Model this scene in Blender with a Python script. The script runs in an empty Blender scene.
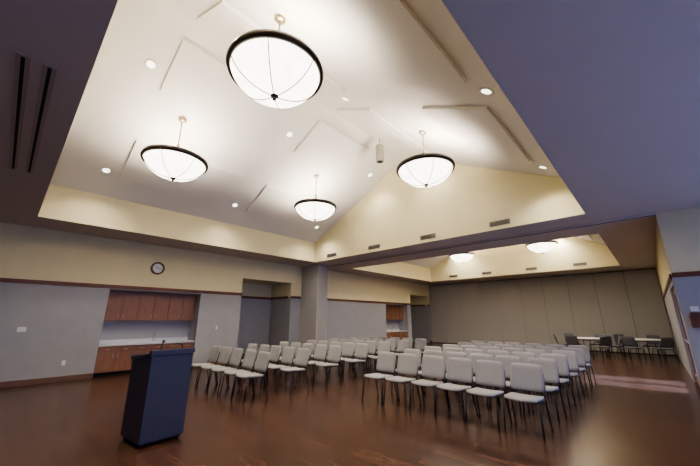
import bpy, bmesh, math, random
from mathutils import Vector, Matrix
random.seed(4)
sc = bpy.context.scene
try:
    sc.view_settings.view_transform = 'AgX'
    sc.view_settings.look = 'AgX - Medium High Contrast'
    sc.view_settings.exposure = 1.05
except Exception as e:
    print(e)

# ---------------------------------------------------------------- materials
def new_mat(name, col, rough=0.6, metal=0.0, noise=0.0, nscale=20.0, bump=0.0, bscale=200.0, emis=None, estr=0.0, spec=0.5):
    m = bpy.data.materials.new(name); m.use_nodes = True
    nt = m.node_tree; b = nt.nodes['Principled BSDF']
    b.inputs['Base Color'].default_value = (*col, 1)
    b.inputs['Roughness'].default_value = rough
    b.inputs['Metallic'].default_value = metal
    b.inputs['Specular IOR Level'].default_value = spec
    tc = nt.nodes.new('ShaderNodeTexCoord')
    if noise > 0:
        n = nt.nodes.new('ShaderNodeTexNoise'); n.inputs['Scale'].default_value = nscale
        n.inputs['Detail'].default_value = 4
        r = nt.nodes.new('ShaderNodeValToRGB')
        r.color_ramp.elements[0].position = 0.3; r.color_ramp.elements[1].position = 0.7
        r.color_ramp.elements[0].color = (*[c*(1-noise) for c in col], 1)
        r.color_ramp.elements[1].color = (*[min(1, c*(1+noise)) for c in col], 1)
        nt.links.new(tc.outputs['Object'], n.inputs['Vector'])
        nt.links.new(n.outputs['Fac'], r.inputs['Fac'])
        nt.links.new(r.outputs['Color'], b.inputs['Base Color'])
    if bump > 0:
        n2 = nt.nodes.new('ShaderNodeTexNoise'); n2.inputs['Scale'].default_value = bscale
        bp = nt.nodes.new('ShaderNodeBump'); bp.inputs['Strength'].default_value = bump
        bp.inputs['Distance'].default_value = 0.002
        nt.links.new(tc.outputs['Object'], n2.inputs['Vector'])
        nt.links.new(n2.outputs['Fac'], bp.inputs['Height'])
        nt.links.new(bp.outputs['Normal'], b.inputs['Normal'])
    if emis:
        b.inputs['Emission Color'].default_value = (*emis, 1)
        b.inputs['Emission Strength'].default_value = estr
    return m

CREAM = new_mat('paint_cream', (0.69, 0.625, 0.41), 0.85, noise=0.02, nscale=3, spec=0.2)
CEIL  = new_mat('paint_ceiling', (0.73, 0.70, 0.665), 0.9, noise=0.015, nscale=2, spec=0.2)
SOFF  = new_mat('paint_soffit', (0.54, 0.48, 0.42), 0.85, noise=0.02, nscale=2, spec=0.2)
GREYW = new_mat('paint_grey', (0.34, 0.34, 0.355), 0.75, noise=0.03, nscale=4, spec=0.25)
PARTI = new_mat('partition_fabric', (0.42, 0.41, 0.395), 0.9, noise=0.06, nscale=60, spec=0.1)
TRIM  = new_mat('wood_trim', (0.15, 0.055, 0.03), 0.45, noise=0.2, nscale=14)
BASE  = new_mat('wood_base', (0.16, 0.09, 0.06), 0.5, noise=0.1, nscale=10)
BLACK = new_mat('metal_black', (0.012, 0.012, 0.014), 0.4, metal=0.2)
DARK  = new_mat('dark_gap', (0.01, 0.01, 0.01), 0.8)
BRONZE= new_mat('bronze', (0.03, 0.022, 0.018), 0.35, metal=0.7)
BRASS = new_mat('stem_metal', (0.35, 0.28, 0.18), 0.35, metal=0.8)
WHITE = new_mat('white_plastic', (0.7, 0.7, 0.68), 0.45)
COUNT = new_mat('countertop', (0.62, 0.63, 0.66), 0.3, noise=0.05, nscale=60)
SPLASH= new_mat('niche_paint', (0.40, 0.41, 0.45), 0.7, noise=0.02)
FAB   = new_mat('chair_upholstery', (0.36, 0.35, 0.345), 0.85, noise=0.10, nscale=90, bump=0.4, bscale=500, spec=0.2)
FABD  = new_mat('dark_upholstery', (0.12, 0.12, 0.14), 0.8, noise=0.10, nscale=90)
LECT  = new_mat('lectern_laminate', (0.055, 0.055, 0.085), 0.45, noise=0.12, nscale=40)
STEEL = new_mat('steel', (0.45, 0.45, 0.45), 0.3, metal=0.9)
ALU   = new_mat('vent_metal', (0.30, 0.28, 0.24), 0.5, metal=0.2)
SLOT  = new_mat('diffuser_metal', (0.40, 0.34, 0.28), 0.5, metal=0.2)
GLOW  = new_mat('downlight_lens', (0.9, 0.9, 0.85), 0.4, emis=(1.0, 0.93, 0.8), estr=1.4)

def wood(name, c1, c2):
    m = bpy.data.materials.new(name); m.use_nodes = True; nt = m.node_tree
    b = nt.nodes['Principled BSDF']; b.inputs['Roughness'].default_value = 0.4
    tc = nt.nodes.new('ShaderNodeTexCoord'); mp = nt.nodes.new('ShaderNodeMapping')
    mp.inputs['Scale'].default_value = (12, 12, 1.2)
    n = nt.nodes.new('ShaderNodeTexNoise'); n.inputs['Scale'].default_value = 3; n.inputs['Detail'].default_value = 6
    r = nt.nodes.new('ShaderNodeValToRGB'); r.color_ramp.elements[0].color = (*c1, 1); r.color_ramp.elements[1].color = (*c2, 1)
    r.color_ramp.elements[0].position = 0.3; r.color_ramp.elements[1].position = 0.7
    nt.links.new(tc.outputs['Object'], mp.inputs['Vector']); nt.links.new(mp.outputs[0], n.inputs['Vector'])
    nt.links.new(n.outputs['Fac'], r.inputs['Fac']); nt.links.new(r.outputs[0], b.inputs['Base Color'])
    return m
CAB = wood('cabinet_wood', (0.20, 0.090, 0.050), (0.28, 0.135, 0.078))

def floor_mat():
    m = bpy.data.materials.new('hardwood_planks'); m.use_nodes = True; nt = m.node_tree
    b = nt.nodes['Principled BSDF']
    tc = nt.nodes.new('ShaderNodeTexCoord')
    mp = nt.nodes.new('ShaderNodeMapping'); mp.inputs['Rotation'].default_value = (0, 0, 0)
    br = nt.nodes.new('ShaderNodeTexBrick'); br.inputs['Scale'].default_value = 1.0
    br.inputs['Brick Width'].default_value = 0.75; br.inputs['Row Height'].default_value = 0.09
    br.inputs['Mortar Size'].default_value = 0.002; br.inputs['Bias'].default_value = 0.0
    br.offset = 0.37; br.offset_frequency = 2
    br.inputs['Color1'].default_value = (0.056, 0.026, 0.016, 1)
    br.inputs['Color2'].default_value = (0.108, 0.052, 0.032, 1)
    br.inputs['Mortar'].default_value = (0.022, 0.011, 0.007, 1)
    nt.links.new(tc.outputs['Object'], mp.inputs['Vector']); nt.links.new(mp.outputs[0], br.inputs['Vector'])
    mp2 = nt.nodes.new('ShaderNodeMapping'); mp2.inputs['Scale'].default_value = (3, 30, 1)
    nt.links.new(tc.outputs['Object'], mp2.inputs['Vector'])
    n = nt.nodes.new('ShaderNodeTexNoise'); n.inputs['Scale'].default_value = 2.5; n.inputs['Detail'].default_value = 6
    nt.links.new(mp2.outputs[0], n.inputs['Vector'])
    r = nt.nodes.new('ShaderNodeValToRGB'); r.color_ramp.elements[0].color = (0.8, 0.8, 0.8, 1); r.color_ramp.elements[1].color = (1.2, 1.2, 1.2, 1)
    r.color_ramp.elements[0].position = 0.3; r.color_ramp.elements[1].position = 0.7
    nt.links.new(n.outputs['Fac'], r.inputs['Fac'])
    mx = nt.nodes.new('ShaderNodeMix'); mx.data_type = 'RGBA'; mx.blend_type = 'MULTIPLY'; mx.inputs['Factor'].default_value = 1
    nt.links.new(br.outputs['Color'], mx.inputs['A']); nt.links.new(r.outputs[0], mx.inputs['B'])
    nt.links.new(mx.outputs['Result'], b.inputs['Base Color'])
    mr = nt.nodes.new('ShaderNodeMapRange'); mr.inputs['To Min'].default_value = 0.20; mr.inputs['To Max'].default_value = 0.29
    nt.links.new(n.outputs['Fac'], mr.inputs['Value']); nt.links.new(mr.outputs[0], b.inputs['Roughness'])
    bp = nt.nodes.new('ShaderNodeBump'); bp.inputs['Strength'].default_value = 0.1; bp.inputs['Distance'].default_value = 0.001
    nt.links.new(br.outputs['Fac'], bp.inputs['Height']); bp.invert = True
    nt.links.new(bp.outputs[0], b.inputs['Normal'])
    b.inputs['Specular IOR Level'].default_value = 0.45
    return m
FLOOR = floor_mat()

def bowl_mat():
    m = bpy.data.materials.new('frosted_glass_lit'); m.use_nodes = True; nt = m.node_tree
    b = nt.nodes['Principled BSDF']; b.inputs['Base Color'].default_value = (0.85, 0.82, 0.75, 1)
    b.inputs['Roughness'].default_value = 0.35
    n = nt.nodes.new('ShaderNodeTexNoise'); n.inputs['Scale'].default_value = 4
    tc = nt.nodes.new('ShaderNodeTexCoord'); nt.links.new(tc.outputs['Object'], n.inputs['Vector'])
    mr = nt.nodes.new('ShaderNodeMapRange'); mr.inputs['To Min'].default_value = 1.8; mr.inputs['To Max'].default_value = 3.2
    nt.links.new(n.outputs['Fac'], mr.inputs['Value'])
    b.inputs['Emission Color'].default_value = (1.0, 0.92, 0.79, 1)
    nt.links.new(mr.outputs[0], b.inputs['Emission Strength'])
    return m
BOWL = bowl_mat()
def glass_mat():
    m = bpy.data.materials.new('window_glass'); m.use_nodes = True; nt = m.node_tree
    nt.nodes.remove(nt.nodes['Principled BSDF']); o = nt.nodes['Material Output']
    t = nt.nodes.new('ShaderNodeBsdfTransparent'); g = nt.nodes.new('ShaderNodeBsdfGlossy'); g.inputs['Roughness'].default_value = 0.02
    mx = nt.nodes.new('ShaderNodeMixShader'); mx.inputs[0].default_value = 0.06
    nt.links.new(t.outputs[0], mx.inputs[1]); nt.links.new(g.outputs[0], mx.inputs[2]); nt.links.new(mx.outputs[0], o.inputs['Surface'])
    return m
GLASS = glass_mat()

# ---------------------------------------------------------------- mesh builder
class MB:
    def __init__(s, name, mats):
        s.name = name; s.mats = mats; s.bm = bmesh.new()
    def mi(s, m): return s.mats.index(m)
    def faces(s, verts, faces, m, smooth=False):
        vs = [s.bm.verts.new(v) for v in verts]
        for f in faces:
            fc = s.bm.faces.new([vs[i] for i in f]); fc.material_index = s.mi(m); fc.smooth = smooth
        return vs
    def box(s, a, b, m, bev=0.0, M=None):
        x0, y0, z0 = a; x1, y1, z1 = b
        bm2 = bmesh.new()
        bmesh.ops.create_cube(bm2, size=1)
        for v in bm2.verts:
            v.co = Vector(((x0+x1)/2 + v.co.x*(x1-x0), (y0+y1)/2 + v.co.y*(y1-y0), (z0+z1)/2 + v.co.z*(z1-z0)))
        if bev > 0:
            bmesh.ops.bevel(bm2, geom=bm2.edges[:], offset=bev, segments=2, affect='EDGES', profile=0.5)
        s._merge(bm2, m, M, False)
    def _merge(s, bm2, m, M, smooth):
        bm2.verts.index_update()
        vs = [s.bm.verts.new(M @ v.co if M else v.co) for v in bm2.verts]
        for f in bm2.faces:
            fc = s.bm.faces.new([vs[v.index] for v in f.verts]); fc.material_index = s.mi(m); fc.smooth = smooth
        bm2.free()
    def tube(s, pts, r, m, seg=8):
        pts = [Vector(p) for p in pts]
        rings = []
        for i, p in enumerate(pts):
            if i == 0: d = pts[1]-p
            elif i == len(pts)-1: d = p-pts[-2]
            else: d = (pts[i+1]-p).normalized() + (p-pts[i-1]).normalized()
            d.normalize()
            up = Vector((0, 0, 1)) if abs(d.z) < 0.9 else Vector((1, 0, 0))
            a = d.cross(up).normalized(); b = d.cross(a)
            rr = r[i] if isinstance(r, (list, tuple)) else r
            rings.append([s.bm.verts.new(p + a*math.cos(t)*rr + b*math.sin(t)*rr) for t in [2*math.pi*k/seg for k in range(seg)]])
        for i in range(len(rings)-1):
            for k in range(seg):
                f = s.bm.faces.new((rings[i][k], rings[i][(k+1) % seg], rings[i+1][(k+1) % seg], rings[i+1][k]))
                f.material_index = s.mi(m); f.smooth = True
        for rg in (rings[0], rings[-1]):
            f = s.bm.faces.new(rg); f.material_index = s.mi(m)
    def lathe(s, prof, m, seg=40, closed=False, c=(0, 0, 0)):
        rings = []
        for (r, z) in prof:
            rings.append([s.bm.verts.new((c[0]+r*math.cos(2*math.pi*k/seg), c[1]+r*math.sin(2*math.pi*k/seg), c[2]+z)) for k in range(seg)])
        n = len(rings)
        for i in range(n if closed else n-1):
            for k in range(seg):
                f = s.bm.faces.new((rings[i][k], rings[i][(k+1) % seg], rings[(i+1) % n][(k+1) % seg], rings[(i+1) % n][k]))
                f.material_index = s.mi(m); f.smooth = True
    def shell(s, fn, nu, nv, th, m):
        top = [[None]*(nu+1) for _ in range(nv+1)]; bot = [[None]*(nu+1) for _ in range(nv+1)]
        for j in range(nv+1):
            for i in range(nu+1):
                u = -1+2*i/nu; v = -1+2*j/nv
                p, n = fn(u, v)
                e = max(abs(u), abs(v)); k = th/2*(0.45 if e > 0.999 else 1.0)
                top[j][i] = s.bm.verts.new(p+n*k); bot[j][i] = s.bm.verts.new(p-n*k)
        def q(a, b, c, d):
            f = s.bm.faces.new((a, b, c, d)); f.material_index = s.mi(m); f.smooth = True
        for j in range(nv):
            for i in range(nu):
                q(top[j][i], top[j][i+1], top[j+1][i+1], top[j+1][i])
                q(bot[j][i], bot[j+1][i], bot[j+1][i+1], bot[j][i+1])
        for i in range(nu):
            q(top[0][i], bot[0][i], bot[0][i+1], top[0][i+1]); q(top[nv][i], top[nv][i+1], bot[nv][i+1], bot[nv][i])
        for j in range(nv):
            q(top[j][0], top[j+1][0], bot[j+1][0], bot[j][0]); q(top[j][nu], bot[j][nu], bot[j+1][nu], top[j+1][nu])
    def mesh(s):
        bmesh.ops.recalc_face_normals(s.bm, faces=s.bm.faces[:])
        me = bpy.data.meshes.new(s.name); s.bm.to_mesh(me); s.bm.free()
        for m in s.mats: me.materials.append(m)
        return me
    def obj(s, loc=(0, 0, 0), rz=0.0, rot=None):
        o = bpy.data.objects.new(s.name, s.mesh()); sc.collection.objects.link(o)
        o.location = loc; o.rotation_euler = rot if rot else (0, 0, rz)
        return o
def inst(name, me, loc, rz=0.0):
    o = bpy.data.objects.new(name, me); sc.collection.objects.link(o)
    o.location = loc; o.rotation_euler = (0, 0, rz); return o

# ---------------------------------------------------------------- room dimensions
XL = -11.42; XR1 = 3.5; XR2 = 0.42; Y0 = -3.0; YD = 9.75; YF = 20.5
H = 3.86; ZT = 2.46; T = 0.2
TX0, TX1 = -10.12, -0.75; RX = (TX0+TX1)/2; ZE = 4.70; ZR = 7.0
TA = (0.15, 8.65); TB = (11.0, 18.5)

f = MB('floor', [FLOOR]); f.box((XL-2.0, Y0-T, -0.12), (XR1+T, YF+T, 0), FLOOR); f.obj()

# left wall with openings
N1 = (2.02, 4.62); A1 = (6.15, 8.45); N2 = (15.3, 17.55); A2 = (17.95, 20.1)
w = MB('wall_left', [GREYW, CREAM, SPLASH])
def wallseg(y0, y1, z0=0.0, z1=H):
    if z0 < ZT: w.box((XL-T, y0, z0), (XL, y1, min(ZT, z1)), GREYW)
    if z1 > ZT: w.box((XL-T, y0, max(ZT, z0)), (XL, y1, z1), CREAM)
ZN = 2.38; ZA = 3.07
wallseg(Y0, N1[0]); wallseg(*N1, z0=ZN); wallseg(N1[1], A1[0]); wallseg(*A1, z0=ZA)
wallseg(A1[1], N2[0]); wallseg(*N2, z0=ZN); wallseg(N2[1], A2[0]); wallseg(*A2, z0=ZA); wallseg(A2[1], YF)
for n in (N1, N2):
    d = 0.68
    w.box((XL-d-0.1, n[0]-0.1, 0), (XL-d, n[1]+0.1, ZN+0.1), SPLASH)
    w.box((XL-d, n[0]-0.1, 0), (XL-T, n[0], ZN), SPLASH)
    w.box((XL-d, n[1], 0), (XL-T, n[1]+0.1, ZN), SPLASH)
    w.box((XL-d, n[0]-0.1, ZN), (XL-T, n[1]+0.1, ZN+0.1), SPLASH)
for n in (A1, A2):
    d = 1.5
    for (za, zb, mt) in ((0, ZT, GREYW), (ZT, ZA, CREAM)):
        w.box((XL-d-0.1, n[0]-0.1, za), (XL-d, n[1]+0.1, zb), mt)
        w.box((XL-d, n[0]-0.1, za), (XL-T, n[0], zb), mt)
        w.box((XL-d, n[1], za), (XL-T, n[1]+0.1, zb), mt)
    w.box((XL-d-0.1, n[0]-0.1, ZA), (XL-T, n[1]+0.1, ZA+0.1), CREAM)
w.obj()
t = MB('trim_left', [TRIM])
for (a, b) in ((Y0, A1[0]), (A1[1], 8.98), (9.62, A2[0]), (A2[1], YF)):
    t.box((XL, a, ZT-0.05), (XL+0.03, b, ZT+0.05), TRIM, 0.006)
for n in (A1, A2):
    t.box((XL-1.5, n[0], ZT-0.05), (XL-1.47, n[1], ZT+0.05), TRIM)
    t.box((XL-1.47, n[1]-0.03, ZT-0.05), (XL-T, n[1], ZT+0.05), TRIM)
    t.box((XL-1.47, n[0], ZT-0.05), (XL-T, n[0]+0.03, ZT+0.05), TRIM)
t.obj()
bb = MB('baseboard_left', [BASE])
for (a, b) in ((Y0, N1[0]), (N1[1], A1[0]), (A1[1], 8.98), (9.62, N2[0]), (N2[1], A2[0]), (A2[1], YF)):
    bb.box((XL, a, 0), (XL+0.02, b, 0.13), BASE, 0.004)
for n in (A1, A2): bb.box((XL-1.5, n[0], 0), (XL-1.48, n[1], 0.13), BASE)
bb.obj()

# far wall : operable partition panels
w = MB('wall_far', [CREAM]); w.box((XL-T, YF, 0), (XR2+T, YF+T, H+0.1), CREAM); w.obj()
p = MB('folding_partition', [PARTI, DARK, BLACK])
x = XL+0.02; pw = (XR2-XL-0.04)/10
for i in range(10):
    p.box((x+0.006, YF-0.10, 0.03), (x+pw-0.006, YF-0.02, H-0.06), PARTI, 0.006); x += pw
p.box((XL+0.02, YF-0.06, 0.0), (XR2-0.02, YF-0.005, H-0.03), DARK)
p.obj()
# near wall
w = MB('wall_near', [GREYW, CREAM]); w.box((XL-T, Y0-T, 0), (XR1+T, Y0, ZT), GREYW); w.box((XL-T, Y0-T, ZT), (XR1+T, Y0, H), CREAM); w.obj()
t = MB('trim_near', [TRIM]); t.box((XL, Y0, ZT-0.05), (XR1, Y0+0.03, ZT+0.05), TRIM); t.obj()
# right wall of near room w/ windows
WIN = [(-2.2, 0.0), (0.9, 3.1), (4.0, 6.2), (7.0, 9.2)]; WZ = (0.9, 2.36)
w = MB('wall_right', [GREYW, CREAM])
ys = [Y0] + [v for q in WIN for v in q] + [YD+T]
for i in range(0, len(ys), 2):
    w.box((XR1, ys[i], 0), (XR1+T, ys[i+1], ZT), GREYW)
for q in WIN:
    w.box((XR1, q[0], 0), (XR1+T, q[1], WZ[0]), GREYW); w.box((XR1, q[0], WZ[1]), (XR1+T, q[1], ZT), GREYW)
w.box((XR1, Y0, ZT), (XR1+T, YD+T, H), CREAM)
w.obj()
t = MB('trim_right', [TRIM]); t.box((XR1-0.03, Y0, ZT-0.05), (XR1, YD, ZT+0.05), TRIM); t.obj()
def window(nm, x, y0, y1, z0, z1):
    m = MB(nm, [WHITE, GLASS])
    for (a, b, c, d) in ((y0, y1, z0, z0+0.06), (y0, y1, z1-0.06, z1), (y0, y0+0.06, z0+0.06, z1-0.06), (y1-0.06, y1, z0+0.06, z1-0.06), ((y0+y1)/2-0.03, (y0+y1)/2+0.03, z0+0.06, z1-0.06)):
        m.box((x+0.06, a, c), (x+0.13, b, d), WHITE)
    m.box((x+0.09, y0+0.05, z0+0.05), (x+0.095, y1-0.05, z1-0.05), GLASS)
    return m.obj()
for i, q in enumerate(WIN): window('window_%d' % (i+1), XR1, q[0], q[1], WZ[0], WZ[1])
# return wall between rooms
w = MB('wall_return', [GREYW, CREAM])
w.box((XR2, YD, 0), (XR1, YD+T, ZT), GREYW); w.box((XR2, YD, ZT), (XR1, YD+T, H), CREAM); w.obj()
t = MB('trim_return', [TRIM]); t.box((XR2, YD-0.03, ZT-0.05), (XR1-0.03, YD, ZT+0.05), TRIM); t.obj()
t = MB('baseboard_return', [BASE]); t.box((XR2, YD-0.02, 0), (XR1, YD, 0.13), BASE); t.obj()
# right wall of the far room, glazed door
DY = (10.3, 12.3)
w = MB('wall_right_far', [GREYW, CREAM])
w.box((XR2, YD+T, 0), (XR2+T, DY[0], ZT), GREYW); w.box((XR2, DY[1], 0), (XR2+T, YF, ZT), GREYW)
w.box((XR2, DY[0], 2.3), (XR2+T, DY[1], ZT), GREYW); w.box((XR2, YD+T, ZT), (XR2+T, YF, H), CREAM); w.obj()
t = MB('trim_right_far', [TRIM]); t.box((XR2-0.03, YD+T, ZT-0.05), (XR2, YF-0.1, ZT+0.05), TRIM); t.obj()
m = MB('door_1', [TRIM, GLASS, STEEL])
DM = (DY[0]+DY[1])/2
for (a, b) in ((DY[0], DM), (DM, DY[1])):
    m.box((XR2+0.05, a, 0), (XR2+0.10, a+0.1, 2.3), TRIM); m.box((XR2+0.05, b-0.1, 0), (XR2+0.10, b, 2.3), TRIM)
    m.box((XR2+0.05, a+0.1, 0), (XR2+0.10, b-0.1, 0.22), TRIM); m.box((XR2+0.05, a+0.1, 2.16), (XR2+0.10, b-0.1, 2.3), TRIM)
    m.box((XR2+0.07, a+0.1, 0.22), (XR2+0.075, b-0.1, 2.16), GLASS)
    m.box((XR2+0.02, a+0.08, 1.0), (XR2+0.04, b-0.08, 1.05), STEEL)
m.obj()

# ceiling soffits + trays
c = MB('ceiling', [SOFF, CREAM, CEIL, DARK])
def slab(x0, x1, y0, y1): c.box((x0, y0, H), (x1, y1, H+0.12), SOFF)
G = 0.004   # tray faces stand proud of the slab edges
slab(XL-T, TX0-G, Y0-T, YF+T); slab(TX1+G, XR1+T, Y0-T, YD+T); slab(TX1+G, XR2+T, YD+T, YF+T)
slab(TX0-G, TX1+G, Y0-T, TA[0]-G); slab(TX0-G, TX1+G, TA[1]+G, TB[0]-G); slab(TX0-G, TX1+G, TB[1]+G, YF+T)
for (ya, yb) in (TA, TB):
    zb_ = H-0.001
    def wallx(x0, x1):
        c.box((x0, ya, zb_), (x1, yb, ZE+0.03), CREAM)
    wallx(TX0-0.0035, TX0); wallx(TX1, TX1+0.0035)
    c.box((TX0-0.12, ya-0.12, H+0.13), (TX0-0.0036, yb+0.12, ZE), CREAM)
    c.box((TX1+0.0036, ya-0.12, H+0.13), (TX1+0.12, yb+0.12, ZE), CREAM)
    for (y0, y1) in ((ya-0.0035, ya), (yb, yb+0.0035), (ya-0.12, ya-0.0036), (yb+0.0036, yb+0.12)):
        zz = zb_ if (y1-y0) < 0.01 else H+0.13
        pts = [(TX0, zz), (TX1, zz), (TX1, ZE), (RX, ZR), (TX0, ZE)]
        vs = [(px, y0, pz) for px, pz in pts] + [(px, y1, pz) for px, pz in pts]
        c.faces(vs, [(0, 1, 2, 3, 4), (5, 6, 7, 8, 9)] + [(i, (i+1) % 5, 5+(i+1) % 5, 5+i) for i in range(5)], CREAM)
    for (xa, xb) in ((TX0, RX), (TX1, RX)):
        sgn = -1 if xa < xb else 1
        xo = xa + sgn*0.12; zo = ZE - 0.12*(ZR-ZE)/abs(RX-xa)
        q = [(xo, zo), (xb, ZR), (xb, ZR+0.15), (xo, zo+0.15)]
        vs = [(px, ya-0.12, pz) for px, pz in q] + [(px, yb+0.12, pz) for px, pz in q]
        c.faces(vs, [(0, 1, 2, 3), (4, 5, 6, 7)] + [(i, (i+1) % 4, 4+(i+1) % 4, 4+i) for i in range(4)], CEIL)
c.obj()
SL = (ZR-ZE)/(RX-TX0)
def zc(x): return ZR - abs(x-RX)*SL
ang = math.atan(SL)
# acoustic panels
PM = new_mat('acoustic_panel', (0.73, 0.70, 0.665), 0.9, noise=0.02, nscale=30, spec=0.2)
for (ys_) in ((1.4, 4.1), (4.95, 7.65), (11.9, 14.4), (15.2, 17.8)):
    for (xa, xb) in ((-9.42, -8.22), (-6.88, -5.78), (-5.08, -3.98), (-2.64, -1.44)):
        m = MB('acoustic_ceiling_panel', [PM])
        L = (xb-xa)/math.cos(ang)
        m.box((-L/2, -(ys_[1]-ys_[0])/2, -0.05), (L/2, (ys_[1]-ys_[0])/2, 0.0), PM, 0.006)
        xm = (xa+xb)/2
        m.obj((xm, sum(ys_)/2, zc(xm)), rot=(0, -ang if xm < RX else ang, 0))
# downlights
m = MB('recessed_downlight', [WHITE, GLOW])
m.lathe([(0.075, -0.002), (0.115, -0.012), (0.115, 0.0), (0.075, 0.0)], WHITE, 24, closed=True)
m.lathe([(0.076, -0.003), (0.001, -0.003)], GLOW, 24)
dl = m.mesh()
for y in (1.1, 4.5, 8.0, 11.7, 14.8, 18.1):
    for x in ((-9.3, -6.5, -4.35, -1.3) if y < 9 else (-7.9, -2.9)):
        o = inst('recessed_downlight', dl, (x, y, zc(x)-0.001)); o.rotation_euler = (0, -ang if x < RX else ang, 0)
        ld = bpy.data.lights.new('downlight_beam', 'SPOT'); ld.energy = 75 if y < 9 else 180; ld.color = (1.0, 0.91, 0.80)
        ld.spot_size = math.radians(125); ld.spot_blend = 0.9; ld.shadow_soft_size = 0.07
        lo = bpy.data.objects.new('downlight_beam', ld); sc.collection.objects.link(lo); lo.location = (x, y, zc(x)-0.05)
# slot diffusers on near soffit
m = MB('slot_diffuser', [SLOT, DARK])
for yy in (-0.13, -0.31):
    m.box((-7.05, yy-0.05, H-0.012), (-3.75, yy+0.05, H), SLOT)
    m.box((-7.02, yy-0.014, H-0.014), (-3.78, yy+0.014, H-0.011), DARK)
m.obj()
# partition ceiling track
m = MB('partition_track', [DARK, SOFF])
m.box((-10.28, YD-0.16, H-0.05), (XR2, YD-0.02, H), SOFF); m.box((-10.28, YD-0.115, H-0.054), (XR2, YD-0.065, H-0.049), DARK); m.obj()
# vents in gables
m = MB('air_vent', [ALU, DARK])
m.box((-0.27, -0.015, -0.07), (0.27, 0, 0.07), ALU, 0.004)
for i in range(5): m.box((-0.25, -0.019, -0.058+i*0.025), (0.25, -0.0151, -0.045+i*0.025), DARK)
vm = m.mesh()
for x in (-9.1, -6.9, -4.75, -2.6): inst('air_vent', vm, (x, TA[1]-0.001, H+0.17))
for x in (-8.6, -6.6, -4.3, -2.2): inst('air_vent', vm, (x, TB[1]-0.001, H+0.22))
# pendant speaker at ridge
m = MB('ceiling_speaker', [ALU, DARK])
m.tube([(0, 0, 0.25), (0, 0, 0.62)], 0.015, ALU); m.lathe([(0.001, 0.25), (0.11, 0.25), (0.12, 0.23), (0.12, -0.26), (0.11, -0.28), (0.001, -0.28)], ALU, 24)
m.lathe([(0.001, -0.281), (0.09, -0.281)], DARK, 24)
m.obj((-5.1, 6.75, zc(-5.1)-0.55))

# ---------------------------------------------------------------- pendant lamps
def bowl_prof(n=10, R=0.63, D=0.40):
    return [(R*math.cos(a)**0.9 if a < math.pi/2-1e-3 else 0.001, -D*math.sin(a)**1.35) for a in [i/n*math.pi/2 for i in range(n+1)]]
def lamp(loc, zt):
    L = zt - loc[2]
    m = MB('bowl_pendant_lamp', [BRONZE, BOWL, BRASS])
    m.lathe([(0.62, -0.04), (0.665, -0.04), (0.68, 0.0), (0.665, 0.055), (0.62, 0.055)], BRONZE, 56, closed=True)
    pr = bowl_prof(); m.lathe(pr, BOWL, 56)
    for k in range(6):
        a = k*math.pi/3+0.3
        m.tube([((r+0.004)*math.cos(a), (r+0.004)*math.sin(a), z-0.006) for r, z in pr], 0.007, BRONZE, 6)
    m.lathe([(0.001, -0.47), (0.02, -0.462), (0.028, -0.44), (0.018, -0.42), (0.055, -0.405), (0.06, -0.385), (0.001, -0.375)], BRONZE, 20)
    m.tube([(0, 0, -0.38), (0, 0, L-0.02)], 0.014, BRASS, 10)
    m.lathe([(0.001, 0.10), (0.035, 0.10), (0.04, 0.13), (0.03, 0.42), (0.02, 0.46), (0.001, 0.46)], BRASS, 16)
    for k in range(3):
        a = k*2*math.pi/3+0.3
        m.tube([(0.03*math.cos(a), 0.03*math.sin(a), 0.12), (0.64*math.cos(a), 0.64*math.sin(a), 0.03)], 0.008, BRASS, 6)
    m.lathe([(0.001, L+0.0), (0.09, L+0.0), (0.085, L-0.05), (0.03, L-0.07), (0.001, L-0.07)], BRASS, 20)
    o = m.obj(loc)
    ld = bpy.data.lights.new('bulb', 'POINT'); ld.energy = 92; ld.color = (1.0, 0.89, 0.75); ld.shadow_soft_size = 0.15
    lo = bpy.data.objects.new('bulb', ld); sc.collection.objects.link(lo); lo.parent = o; lo.location = (0.0, 0.17, -0.12)
    return o
for y in (2.04, 6.2, 12.75, 16.95):
    for x in (-7.3, -3.36): lamp((x, y, 4.97), zc(x))

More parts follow.
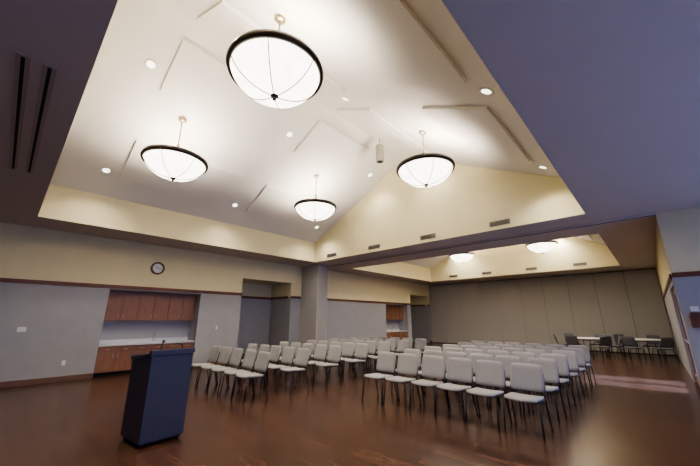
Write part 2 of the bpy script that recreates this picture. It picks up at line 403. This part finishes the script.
# ---------------------------------------------------------------- chairs
def chair_mesh(FB=FAB):
    m = MB('stacking_chair', [FB, BLACK])
    def seat(u, v):
        w_ = 0.235*(1-0.09*abs(v)**5); d_ = 0.225*(1-0.09*abs(u)**5)
        x = u*w_; y = v*d_
        z = 0.455 - 0.012*(1-u*u) + 0.008*v*v - (0.018 if v < -0.8 else 0)*(abs(v)-0.8)*5 - 0.02*((v+1)/2)
        return Vector((x, y-0.01, z)), Vector((0, 0.03, 1)).normalized()
    m.shell(seat, 10, 8, 0.045, FB)
    tilt = math.radians(14)
    def back(u, v):
        w_ = 0.235*(1-0.07*abs(v)**5) * (1.0-0.02*v); h_ = 0.195*(1-0.05*abs(u)**5)
        x = u*w_; s_ = v*h_
        y = 0.245 + 0.03*(1-u*u) + math.sin(tilt)*s_ ; z = 0.685 + s_*math.cos(tilt)
        return Vector((x, y, z)), Vector((0, -math.cos(tilt), math.sin(tilt)))
    m.shell(back, 10, 8, 0.035, FB)
    for sx in (-1, 1):
        m.tube([(sx*0.245, -0.235, 0.0), (sx*0.235, -0.185, 0.425)], 0.0125, BLACK)
        m.tube([(sx*0.235, -0.185, 0.425), (sx*0.235, 0.17, 0.415)], 0.0115, BLACK)
        m.tube([(sx*0.245, 0.27, 0.0), (sx*0.235, 0.17, 0.415), (sx*0.232, 0.215, 0.52), (sx*0.225, 0.275, 0.74)], 0.0125, BLACK)
        for yy in (-0.235, 0.27):
            m.tube([(sx*0.245, yy, 0.0), (sx*0.245, yy, 0.02)], 0.016, BLACK)
    m.tube([(-0.235, -0.17, 0.42), (0.235, -0.17, 0.42)], 0.009, BLACK)
    m.tube([(-0.235, 0.17, 0.412), (0.235, 0.17, 0.412)], 0.009, BLACK)
    return m.mesh()
CH = chair_mesh(); CHD = chair_mesh(FABD)
def jit(a): return random.uniform(-a, a)
for r in range(6):
    for k in range(6):
        inst('stacking_chair', CH, (-4.28+k*0.53+jit(0.015), 5.46+r*0.96+jit(0.02), 0), jit(0.03))
for r in range(7):
    for k in range(5):
        inst('stacking_chair', CH, (-8.48+k*0.56+jit(0.015), 3.72+r*1.06+jit(0.02), 0), jit(0.03))

# ---------------------------------------------------------------- lectern
m = MB('lectern', [LECT, BLACK, STEEL])
def prism(pts_b, pts_t, mt):
    vs = pts_b + pts_t
    m.faces(vs, [(0, 1, 2, 3), (4, 5, 6, 7)] + [(i, (i+1) % 4, 4+(i+1) % 4, 4+i) for i in range(4)], mt)
prism([(-0.28, -0.27, 0.05), (0.33, -0.27, 0.05), (0.33, 0.27, 0.05), (-0.28, 0.27, 0.05)],
      [(-0.28, -0.27, 1.00), (0.33, -0.27, 1.08), (0.33, 0.27, 1.08), (-0.28, 0.27, 1.00)], LECT)
m.box((-0.26, -0.25, 0.03), (0.31, 0.25, 0.06), BLACK)
prism([(-0.31, -0.29, 1.00), (0.35, -0.29, 1.085), (0.35, 0.29, 1.085), (-0.31, 0.29, 1.00)],
      [(-0.31, -0.29, 1.03), (0.35, -0.29, 1.115), (0.35, 0.29, 1.115), (-0.31, 0.29, 1.03)], LECT)
m.box((0.29, -0.29, 1.105), (0.35, 0.29, 1.145), LECT, 0.005)
m.box((-0.31, -0.29, 1.02), (-0.285, 0.29, 1.06), LECT, 0.004)
for sx in (-0.24, 0.28):
    for sy in (-0.22, 0.22): m.tube([(sx, sy-0.015, 0.03), (sx, sy+0.015, 0.03)], 0.03, BLACK, 14)
m.tube([(0.25, -0.15, 1.09), (0.24, -0.13, 1.18), (0.15, -0.08, 1.25), (0.02, -0.02, 1.24)], 0.009, BLACK)
m.tube([(0.02, -0.02, 1.24), (-0.05, 0.01, 1.225)], 0.018, BLACK)
m.tube([(0.25, 0.15, 1.09), (0.24, 0.15, 1.19), (0.14, 0.12, 1.21)], 0.009, BLACK)
m.obj((-5.28, 1.70, 0), 0.10)

# ---------------------------------------------------------------- kitchenette
def kitchen(y0, y1, n):
    m = MB('kitchenette_cabinet', [CAB, COUNT, STEEL, DARK])
    xb = XL-0.675
    y0 += 0.005; y1 -= 0.005
    m.box((xb, y0, 0.10), (XL-0.08, y1, 0.80), CAB)
    m.box((xb, y0, 0.0), (XL-0.14, y1, 0.10), DARK)
    m.box((xb, y0, 0.80), (XL-0.03, y1, 0.84), COUNT, 0.005)
    m.box((xb, y0, 0.84), (xb+0.02, y1, 0.94), COUNT)
    m.box((xb, y0, 1.49), (XL-0.32, y1, 2.375), CAB)
    wd = (y1-y0)/n
    for i in range(n):
        a = y0+i*wd+0.008; b = y0+(i+1)*wd-0.008
        m.box((XL-0.08, a, 0.12), (XL-0.06, b, 0.61), CAB, 0.004)
        m.box((XL-0.08, a, 0.63), (XL-0.06, b, 0.79), CAB, 0.004)
        m.box((XL-0.32, a, 1.50), (XL-0.30, b, 2.365), CAB, 0.004)
        ym = (a+b)/2
        m.tube([(XL-0.045, ym-0.06, 0.71), (XL-0.045, ym+0.06, 0.71)], 0.006, STEEL, 6)
        hy = b-0.05 if i % 2 == 0 else a+0.05
        m.tube([(XL-0.285, hy, 1.55), (XL-0.285, hy, 1.67)], 0.006, STEEL, 6)
        m.tube([(XL-0.045, hy, 0.46), (XL-0.045, hy, 0.58)], 0.006, STEEL, 6)
    fx, fy, fz = XL-0.58, (y0+y1)/2+0.2, 0.838
    m.tube([(fx, fy, fz), (fx, fy, fz+0.2), (fx+0.03, fy, fz+0.26), (fx+0.1, fy, fz+0.28), (fx+0.15, fy, fz+0.22)], 0.012, STEEL)
    m.tube([(fx, fy+0.06, fz), (fx, fy+0.06, fz+0.06), (fx+0.04, fy+0.08, fz+0.07)], 0.01, STEEL)
    m.obj()
kitchen(N1[0], N1[1], 6); kitchen(N2[0], N2[1], 5)

# wall clock
m = MB('wall_clock', [TRIM, WHITE, BLACK])
m.lathe([(0.15, 0.0), (0.2, 0.0), (0.2, 0.035), (0.185, 0.045), (0.15, 0.03)], TRIM, 40, closed=True)
m.lathe([(0.001, 0.015), (0.16, 0.015)], WHITE, 40)
for k in range(12):
    a = k*math.pi/6; m.box((-0.004, 0.125, 0.016), (0.004, 0.145, 0.018), BLACK, M=Matrix.Rotation(a, 4, 'Z'))
m.box((-0.006, -0.02, 0.019), (0.006, 0.085, 0.021), BLACK, M=Matrix.Rotation(0.9, 4, 'Z'))
m.box((-0.004, -0.02, 0.022), (0.004, 0.125, 0.024), BLACK, M=Matrix.Rotation(-1.9, 4, 'Z'))
m.obj((XL, 3.16, 3.12), rot=(math.pi/2, 0, math.pi/2))

def plate(nm, loc, face, w_=0.075, h_=0.115, mt=WHITE):
    m = MB(nm, [mt, DARK])
    if face == 'x':
        m.box((0, -w_/2, -h_/2), (0.008, w_/2, h_/2), mt, 0.002); m.box((0.008, -0.008, -0.02), (0.014, 0.008, 0.02), mt)
    else:
        m.box((-w_/2, -0.008, -h_/2), (w_/2, 0, h_/2), mt, 0.002); m.box((-0.008, -0.014, -0.02), (0.008, -0.008, 0.02), mt)
    m.obj(loc)
plate('light_switch', (XL, 0.42, 1.3), 'x', 0.16); plate('wall_outlet', (XL, 1.35, 0.45), 'x')
plate('light_switch', (XL, 5.3, 1.25), 'x'); plate('wall_outlet', (XL, 13.0, 0.45), 'x')
plate('wall_thermostat', (0.62, YD, 1.75), 'y', 0.12, 0.1)
m = MB('wall_brochure_rack', [TRIM, WHITE])
m.box((0, -0.12, 0), (0.5, -0.10, 0.14), TRIM); m.box((0, -0.10, 0), (0.5, 0, 0.02), TRIM); m.box((0, -0.1, 0.02), (0.02, 0, 0.24), TRIM); m.box((0.48, -0.1, 0.02), (0.5, 0, 0.24), TRIM); m.box((0.02, -0.015, 0.02), (0.48, 0, 0.3), TRIM)
m.obj((0.52, YD, 1.38))

# stacked partition leaf (pillar) at left
m = MB('stacked_partition', [PARTI, DARK])
m.box((XL+0.005, 9.0, 0.0), (-10.32, 9.12, H-0.02), PARTI, 0.008)
for i in range(4): m.box((XL+0.005, 9.135+i*0.12, 0.02), (-10.32, 9.24+i*0.12, H-0.02), PARTI, 0.008)
m.box((XL+0.02, 9.02, 0.02), (-10.35, 9.58, H-0.03), DARK)
m.obj()

# ---------------------------------------------------------------- far tables & chairs
def table(loc, r=0.75):
    m = MB('round_table', [WHITE, BLACK, STEEL])
    m.lathe([(0.001, 0.715), (r-0.01, 0.715), (r, 0.725), (r, 0.735), (r-0.01, 0.745), (0.001, 0.745)], WHITE, 40)
    for k in range(4):
        a = k*math.pi/2+0.4
        m.tube([(0.42*math.cos(a), 0.42*math.sin(a), 0.715), (0.47*math.cos(a), 0.47*math.sin(a), 0)], 0.014, BLACK)
    for k in range(4):
        a = k*math.pi/2+0.4; b = a+math.pi/2
        m.tube([(0.43*math.cos(a), 0.43*math.sin(a), 0.66), (0.43*math.cos(b), 0.43*math.sin(b), 0.66)], 0.01, BLACK)
    m.obj(loc)
for (x, y) in ((-2.4, 17.8), (-0.6, 18.3)):
    table((x, y, 0), 0.65)
    for k in range(6):
        a = k*math.pi/3+0.2; rr = 0.88
        if x + rr*math.cos(a) > 0.1: continue
        inst('stacking_chair', CHD, (x+rr*math.cos(a), y+rr*math.sin(a), 0), a-math.pi/2)

# ---------------------------------------------------------------- light & world
wd = bpy.data.worlds.new('sky'); sc.world = wd; wd.use_nodes = True
bg = wd.node_tree.nodes['Background']; bg.inputs[0].default_value = (0.30, 0.42, 1.0, 1); bg.inputs[1].default_value = 3.8
def portal(x, y0, y1, z0, z1):
    ld = bpy.data.lights.new('window_portal', 'AREA'); ld.shape = 'RECTANGLE'; ld.size = z1-z0; ld.size_y = y1-y0
    ld.cycles.is_portal = True
    o = bpy.data.objects.new('window_portal', ld); sc.collection.objects.link(o)
    o.location = (x+0.16, (y0+y1)/2, (z0+z1)/2); o.rotation_euler = (0, math.pi/2, 0)
for q in WIN: portal(XR1, q[0], q[1], *WZ)
portal(XR2, DY[0], DY[1], 0.0, 2.3)
sd = bpy.data.lights.new('daylight_sun', 'SUN'); sd.energy = 14.0; sd.color = (0.42, 0.60, 1.0); sd.angle = math.radians(7)
so = bpy.data.objects.new('daylight_sun', sd); sc.collection.objects.link(so)
so.location = (12, 11, 12); so.rotation_euler = (0, math.radians(46), math.radians(3))

# ---------------------------------------------------------------- camera
cd = bpy.data.cameras.new('camera'); cam = bpy.data.objects.new('camera', cd); sc.collection.objects.link(cam)
cd.sensor_width = 36; cd.lens = 316/700*36; cd.clip_start = 0.05
cam.location = (0, 0, 1.55); cam.rotation_euler = (math.radians(90+15.2), 0, math.radians(43.06))
sc.camera = cam
